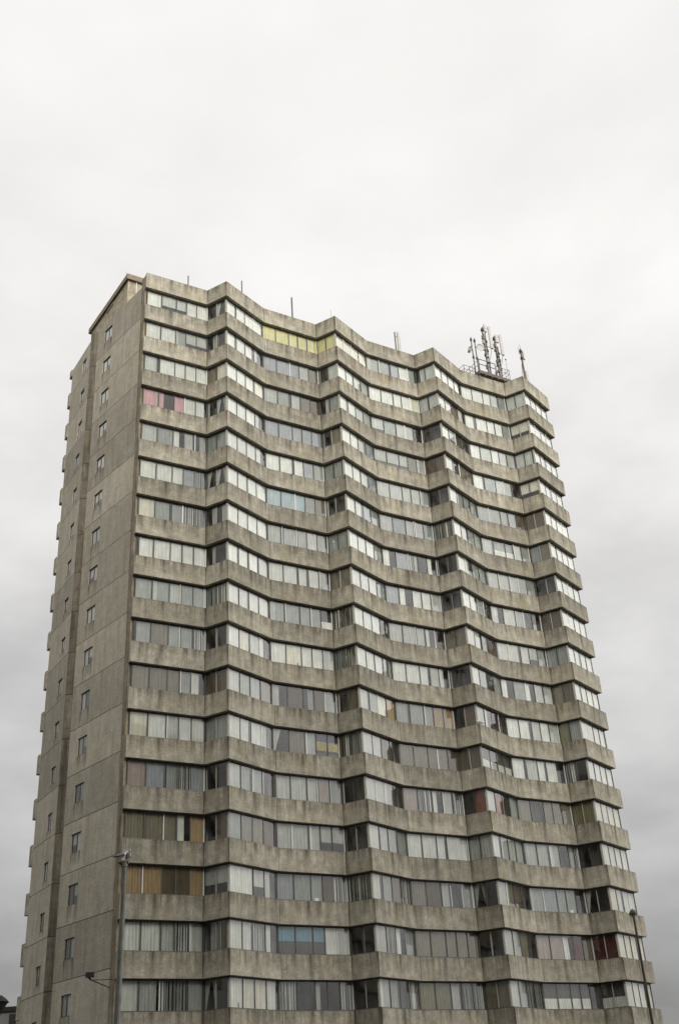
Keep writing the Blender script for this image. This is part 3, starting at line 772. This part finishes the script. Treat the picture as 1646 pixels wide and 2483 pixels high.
mb = MB(); mb.tube([(b_.x, b_.y, lo.z+.3), (lo.x, lo.y, lo.z+.3)], .03, 'black', 6); mb.build('bracket', r, (b_.x, b_.y, lo.z))
mb = MB(); g_ = r7(968, 815, o2); mb.tube([(b_.x, b_.y, t_.z-1.2), (g_.x, g_.y, ZR)], .014, 'galv', 5); mb.tube([(b_.x, b_.y, t_.z-1.0), (b_.x-.25, b_.y+1.3, ZR)], .014, 'galv', 5); mb.build('guy_wire', r, (b_.x, b_.y, ZR))
b_ = r7(1108, 800, o2); h_ = r7(1098, 730, o2)
r = empty('sector_antenna', (b_.x, b_.y, ZR)); tag(r, 'pale upright antenna panel standing right of the far corner mast', 'antenna')
panel(r, b_.x, b_.y, ZR+.2, h_.z, .26); mb = MB(); mb.tube([(b_.x, b_.y+.08, ZR-.03), (b_.x, b_.y+.08, h_.z-.1)], .03, 'galv', 6); mb.build('pole', r, (b_.x, b_.y, ZR))

# weeds rooted on a sill
mb = MB(); rnd = random.Random(3)
c = P[8]+inw(P[7], P[8])*.10-(P[8]-P[7]).normalized()*.35; zz = ZS0-S*2+SPH
for i_ in range(70):
    a = rnd.uniform(0, 6.28); x = c.x+rnd.gauss(0, .16); y = c.y-rnd.gauss(0, .05)*1-.02*0+(x-c.x)*-.58; h = rnd.uniform(.08, .26); w = rnd.uniform(.03, .06)
    mb.face([(x, y, zz-.02), (x+w*math.cos(a), y+w*math.sin(a), zz+h*.6), (x+.05*math.cos(a+1), y+.05*math.sin(a+1), zz+h)], 'weed')
tag(mb.build('weed', None, (c.x, c.y, zz)), 'tuft of green weeds growing on a high window sill', 'weed')

# ------------------------------------------------------------------ gulls
def gull(loc, heading, label, sc=1.0, tuck=0.0):
    """a standing gull: one lofted body with head, plus wings, bill, tail and legs"""
    R = Matrix.Rotation(heading, 3, 'Z')
    def W(x, y, z): return Vector(loc) + R @ (Vector((x, y, z))*sc)
    r = empty('gull', loc); tag(r, label, 'gull', 'gulls')
    st = [(-.20, .020, .118, .012), (-.14, .045, .125, .035), (-.06, .068, .140, .062), (.03, .078, .155, .075), (.10, .066, .178, .072), (.145, .046, .215, .052),
          (.165, .034, .250, .038), (.175, .036, .280, .036), (.195, .036, .298, .034), (.222, .026, .296, .025), (.240, .012, .290, .012)]
    mb = MB(); K = 12; rings = []
    for x, w, z, h in st:
        rings.append([W(x, w*math.cos(2*math.pi*j/K), z+h*math.sin(2*math.pi*j/K)) for j in range(K)])
    for A, B in zip(rings, rings[1:]):
        for j in range(K):
            q = (j+1) % K; mb.face([A[j], B[j], B[q], A[q]], 'gullw')
    mb.face(rings[0], 'gullw'); mb.face(rings[-1][::-1], 'gullw')
    mb.build('body', r, loc, smooth=True)
    for s_ in (-1, 1):
        mb = MB(); prof = [(.11, .068, .200, .03), (.05, .086, .180, .05), (-.05, .078, .150, .045), (-.14, .052, .125, .028), (-.21, .030, .108, .014), (-.30, .014, .096, .004)]
        rr = [[W(x, s_*y, z+h), W(x, s_*(y+.012), z), W(x, s_*(y-.006), z-h), W(x, s_*(y-.03), z)] for x, y, z, h in prof]
        for i_, (A, B) in enumerate(zip(rr, rr[1:])):
            for j in range(4):
                q = (j+1) % 4; mb.face([A[j], A[q], B[q], B[j]], 'gullg' if i_ < 3 else 'gullk')
        mb.face(rr[0], 'gullg'); mb.face(rr[-1][::-1], 'gullk')
        mb.build('wing', r, loc, smooth=True)
        mb = MB(); mb.tube([W(.01, s_*.03, .09), W(.015, s_*.03, .0)], .006*sc, 'bill', 6)
        mb.face([W(0, s_*.03, .004), W(.06, s_*.03+.022, .004), W(.06, s_*.03-.022, .004)], 'bill'); mb.build('leg', r, loc)
        mb = MB(); mb.lathe(W(.212, s_*.030, .302), R @ Vector((0, s_, 0)), [(-.002, .008), (.003, .005), (.004, 0)], 'gullk', 8); mb.build('eye', r, loc)
    mb = MB(); mb.tube([W(.236, 0, .291), W(.265, 0, .287), W(.288, 0, .276)], [.011*sc, .009*sc, .003*sc], 'bill', 8); mb.build('bill', r, loc)
    mb = MB(); mb.face([W(-.15, .03, .128), W(-.15, -.03, .128), W(-.27, -.045, .105), W(-.27, .045, .105)], 'gullw'); mb.face([W(-.27, .045, .098), W(-.27, -.045, .098), W(-.15, -.03, .115), W(-.15, .03, .115)], 'gullw'); mb.build('tail', r, loc)
    return r

# ------------------------------------------------------------------ street lamps
def ray(px, py, Y):
    a_ = (px-823)/F_PX; b_ = -(py-1241.5)/F_PX
    a2, b2 = cr*a_+sr*b_, -sr*a_+cr*b_
    d = Vector((a2, cp-b2*sp, sp+b2*cp)); p = d*(Y/d.y); p.z += CZ
    return p
Y = 36.0
tp = ray(303.5, 2100, Y); bt = ray(284, 2483, Y)
px, py = (tp.x+bt.x)/2, Y
r = empty('lighting_column', (bt.x, Y, 0)); tag(r, 'tall grey-green lamp column in front of the near corner, gulls on top', 'street lamp')
mb = MB(); mb.tube([(bt.x-.03, Y, -.2), (bt.x-.02, Y, 1.2), (bt.x-.015, Y, 1.25), (bt.x, Y, bt.z), (tp.x, Y, tp.z)], [.13, .13, .105, .10, .068], 'pole', 14); mb.build('pole', r, (bt.x, Y, 0))
mb = MB(); mb.tube([(tp.x, Y, tp.z-.02), (tp.x, Y, tp.z+.12)], [.085, .085], 'pole', 12)
mb.tube([(tp.x-.22, Y, tp.z+.13), (tp.x+.12, Y, tp.z+.13)], [.05, .06], 'pole', 10); mb.build('bracket', r, (tp.x, Y, tp.z))
zt_ = tp.z+.185
gull((tp.x-.15, Y-.02, zt_-.005), math.radians(30), 'gull with tail to the left, the left one of two on the lamp column', 1.0)
gull((tp.x+.09, Y+.03, zt_-.005), math.radians(-62), 'gull breast-on and lower, the right one of two on the lamp column', .92)
# far right post-top lamp
Y = 30.0
tp = ray(1532, 2206, Y); bt = ray(1581, 2483, Y)
r = empty('post_top_lamp', (bt.x, Y, 0)); tag(r, 'slim dark post-top lamp with domed hood before the far right corner', 'street lamp')
mb = MB(); mb.tube([(bt.x+.0, Y, -.2), (bt.x, Y, bt.z), (tp.x, Y, tp.z-.16)], [.05, .038, .028], 'dpole', 10); mb.build('pole', r, (bt.x, Y, 0))
mb = MB(); mb.lathe((tp.x, Y, tp.z), (0, 0, -1), [(-.02, .01), (0, .04), (.03, .075), (.08, .10), (.13, .105), (.13, .085), (.06, .06), (.02, .01)], 'dpole', 16); mb.build('hood', r, (tp.x, Y, tp.z))
mb = MB(); mb.lathe((tp.x, Y, tp.z-.05), (0, 0, -1), [(0, .055), (.08, .06), (.13, .05), (.16, .03), (.17, .01)], 'lens', 14); mb.build('lens', r, (tp.x, Y, tp.z-.05))
# floodlight on a bracket from the gable corner
fp = ray(218, 2365, 57.0); wpt = A0 - oA*(-0.05) + ft*(-.02)
r = empty('floodlight', tuple(fp)); tag(r, 'small black floodlight on a thin bracket beside the tower gable', 'floodlight')
mb = MB(); mb.slab([V2(fp.x-.17, fp.y-.14), V2(fp.x+.17, fp.y-.14), V2(fp.x+.2, fp.y+.12), V2(fp.x-.2, fp.y+.12)], fp.z-.1, fp.z+.13, 'black')
mb.lathe((fp.x, fp.y, fp.z-.1), (0, 0, -1), [(0, .06), (.06, .05), (.1, .02)], 'black', 8); mb.build('housing', r, tuple(fp))
mb = MB()
w1, w2 = ray(266.5, 2395, 57.5), ray(284, 2374.5, 57.2)
mb.tube([(fp.x+.05, fp.y, fp.z-.15), (fp.x+.09, fp.y, fp.z-.24)], .04, 'black', 6)
mb.tube([(fp.x+.09, fp.y, fp.z-.22), tuple(w1)], .022, 'black', 6); mb.tube([(fp.x+.09, fp.y, fp.z-.22), tuple(w2)], .016, 'black', 6); mb.build('bracket', r, tuple(fp))
# lantern cut by the left edge
Y = 22.0
tip = ray(22, 2429, Y); top = ray(-2, 2419, Y)
lx = ray(-14, 2440, Y).x; R_ = tip.x-lx
r = empty('lantern_post', (lx, Y, 0)); tag(r, 'dark domed lantern cut off by the left edge low down', 'street lamp')
mb = MB(); mb.lathe((lx, Y, tip.z), (0, 0, 1), [(-.02, R_*.9), (0, R_), (.06, R_*.8), (.115, R_*.5), (.135, .06), (.20, .05), (.26, .03), (.28, .0)], 'nroof', 20); mb.build('hood', r, (lx, Y, tip.z))
mb = MB(); mb.lathe((lx, Y, tip.z-.02), (0, 0, -1), [(0, R_*.88), (.18, R_*.5), (.34, .08)], 'black', 16); mb.build('lantern_glass', r, (lx, Y, tip.z))
mb = MB(); mb.tube([(lx, Y, -.2), (lx, Y, tip.z-.3)], [.09, .05], 'dpole', 10); mb.build('pole', r, (lx, Y, 0))
# neighbour behind on the left
Y = 96.0
zt2 = ray(30, 2441, Y).z; xr = ray(62, 2460, Y).x; xl = xr-16
r = empty('neighbouring_building', (xr, Y, 0)); tag(r, 'low grey flat-roofed building behind the tower at the left edge', 'building')
mb = MB(); mb.slab([V2(xl, Y), V2(xr, Y), V2(xr, Y+12), V2(xl, Y+12)], -.5, zt2-.35, 'nwall'); mb.build('wall', r, (xr, Y, 0))
mb = MB(); mb.slab([V2(xl-.2, Y-.2), V2(xr+.2, Y-.2), V2(xr+.2, Y+12.2), V2(xl-.2, Y+12.2)], zt2-.347, zt2, 'nroof'); mb.build('roof', r, (xr, Y, zt2))
d0, d1 = ray(23, 2470, Y).x, ray(40.5, 2470, Y).x; zw = ray(30, 2459, Y).z
for s_ in range(4):
    o_ = -s_*3.4
    mb = MB(); mb.obox((d0+o_, Y-.03, zw-2.4), (d1-d0, 0, 0), (0, .025, 0), (0, 0, 2.4), 'black'); mb.build('window', r, (d0+o_, Y, zw-2.4))

# gull on the sill by the third peak
zz = ZS0-S*11+SPH
c = P[8]*1.0+inw(P[8], P[9])*.10-(P[8]-P[9]).normalized()*.22
gull((c.x, c.y, zz), math.radians(200), 'white gull on a window sill half way up at the third peak', .95)

# slab block added unseen behind the viewer to shade the lower storeys
mb = MB(); mb.slab([V2(-85, -24), V2(85, -24), V2(85, -10), V2(-85, -10)], -.5, 56, 'brick')
for k in range(16):
    mb.slab([V2(-84, -9.99), V2(84, -9.99), V2(84, -9.7), V2(-84, -9.7)], 3.2+k*3.0, 4.4+k*3.0, 'band')
ob_ = mb.build('shade_block', None, (0, -10, 0)); tag(ob_, 'long dark slab block added behind the viewer to shade the lower storeys', 'building')
# ground
mb = MB(); mb.face([(-900, -900, 0), (900, -900, 0), (900, 1200, 0), (-900, 1200, 0)], 'asphalt')
g = mb.build('ground'); tag(g, 'dark asphalt ground around the tower', 'ground', None, 'structure')

# ------------------------------------------------------------------ sky and sun
SUN_EL, SUN_AZ = math.radians(20), math.radians(14)      # azimuth measured from straight behind the camera towards the right
sd = Vector((math.sin(SUN_AZ)*math.cos(SUN_EL), -math.cos(SUN_AZ)*math.cos(SUN_EL), math.sin(SUN_EL)))
w = bpy.data.worlds.new("World"); scene.world = w; w.use_nodes = True
nt = w.node_tree; nt.nodes.clear(); n = N(nt)
out = n.new('ShaderNodeOutputWorld'); bg = n.new('ShaderNodeBackground'); bg.inputs[1].default_value = 0.05
sky = n.new('ShaderNodeTexSky', sky_type='NISHITA'); sky.sun_disc = False
sky.sun_elevation = SUN_EL; sky.sun_rotation = math.radians(180) - SUN_AZ
tc = n.new('ShaderNodeTexCoord').outputs['Generated']
nv = n.new('ShaderNodeVectorMath', operation='NORMALIZE'); n.link(tc, nv.inputs[0])
sx = n.new('ShaderNodeSeparateXYZ'); n.link(nv.outputs[0], sx.inputs[0])
z = n.math('MAXIMUM', sx.outputs[2], 0.0)
# cloud deck: projected on a flat layer overhead
den = n.math('ADD', z, 0.22)
cx = n.new('ShaderNodeCombineXYZ'); n.link(n.math('DIVIDE', sx.outputs[0], den), cx.inputs[0]); n.link(n.math('DIVIDE', sx.outputs[1], den), cx.inputs[1])
c1 = n.noise(n.mapping(nv.outputs[0], scale=(1, 1, 2.1), loc=(2.3, 5, 1)), 3.6, 5, 0.55); c2 = n.noise(cx.outputs[0], 2.2, 4, 0.5)
cl = n.math('ADD', n.math('MULTIPLY', c1, 0.75), n.math('MULTIPLY', c2, 0.25))
ramp = n.new('ShaderNodeValToRGB'); n.link(z, ramp.inputs[0])
e = ramp.color_ramp.elements
stops = [(0.0, .26), (.07, .315), (.14, .385), (.20, .46), (.30, .585), (.39, .69), (.50, .79), (.66, .87), (.82, .895), (1, .91)]
e[0].position, e[0].color = 0.0, (.27, .27, .268, 1); e[1].position, e[1].color = 1.0, (.92, .92, .91, 1)
for p_, v in stops[1:-1]:
    q = e.new(p_); q.color = (v*1.012, v*.999, v*(.988 if v < .7 else .978), 1)
amp = n.maprange(z, 0.0, 0.75, 0.30, 0.055)
side = n.math('MULTIPLY', sx.outputs[0], n.maprange(z, .1, .7, .22, .03))
mod = n.math('ADD', n.math('ADD', 1.0, side), n.math('MULTIPLY', n.maprange(cl, 0.36, 0.64, -1, 1), amp))
oc = n.mix(1.0, ramp.outputs[0], grey(n, mod), 'MULTIPLY')
lb = n.new('ShaderNodeVectorMath', operation='DOT_PRODUCT'); n.link(nv.outputs[0], lb.inputs[0]); lb.inputs[1].default_value = Vector((0.95, -0.06, 0.36)).normalized()
lobe = n.math('ADD', 1.0, n.math('MULTIPLY', n.math('POWER', n.maprange(lb.outputs['Value'], 0.70, 0.97, 0, 1), 1.2), 2.6))   # the cloud is thinnest towards the right
oc = n.mix(1.0, oc, grey(n, lobe), 'MULTIPLY')
oc10 = n.mix(1.0, oc, (7.6, 7.6, 7.6, 1), 'MULTIPLY')
fin = n.mix(0.02, oc10, sky.outputs[0])
n.link(fin, bg.inputs[0]); n.link(bg.outputs[0], out.inputs[0])
sl = bpy.data.lights.new('sun', 'SUN'); sl.energy = 1.5; sl.angle = math.radians(50); sl.color = (1.0, 0.96, 0.90)
so = bpy.data.objects.new('sun', sl); COL.objects.link(so); so.rotation_euler = sd.to_track_quat('Z', 'Y').to_euler(); so.location = (0, -20, 60)

scene.view_settings.view_transform = 'Standard'; scene.view_settings.look = 'None'
scene.view_settings.exposure = 1.45; scene.view_settings.gamma = 1.0
scene.cycles.use_denoising = True
scene.cycles.max_bounces = 6; scene.cycles.transparent_max_bounces = 12
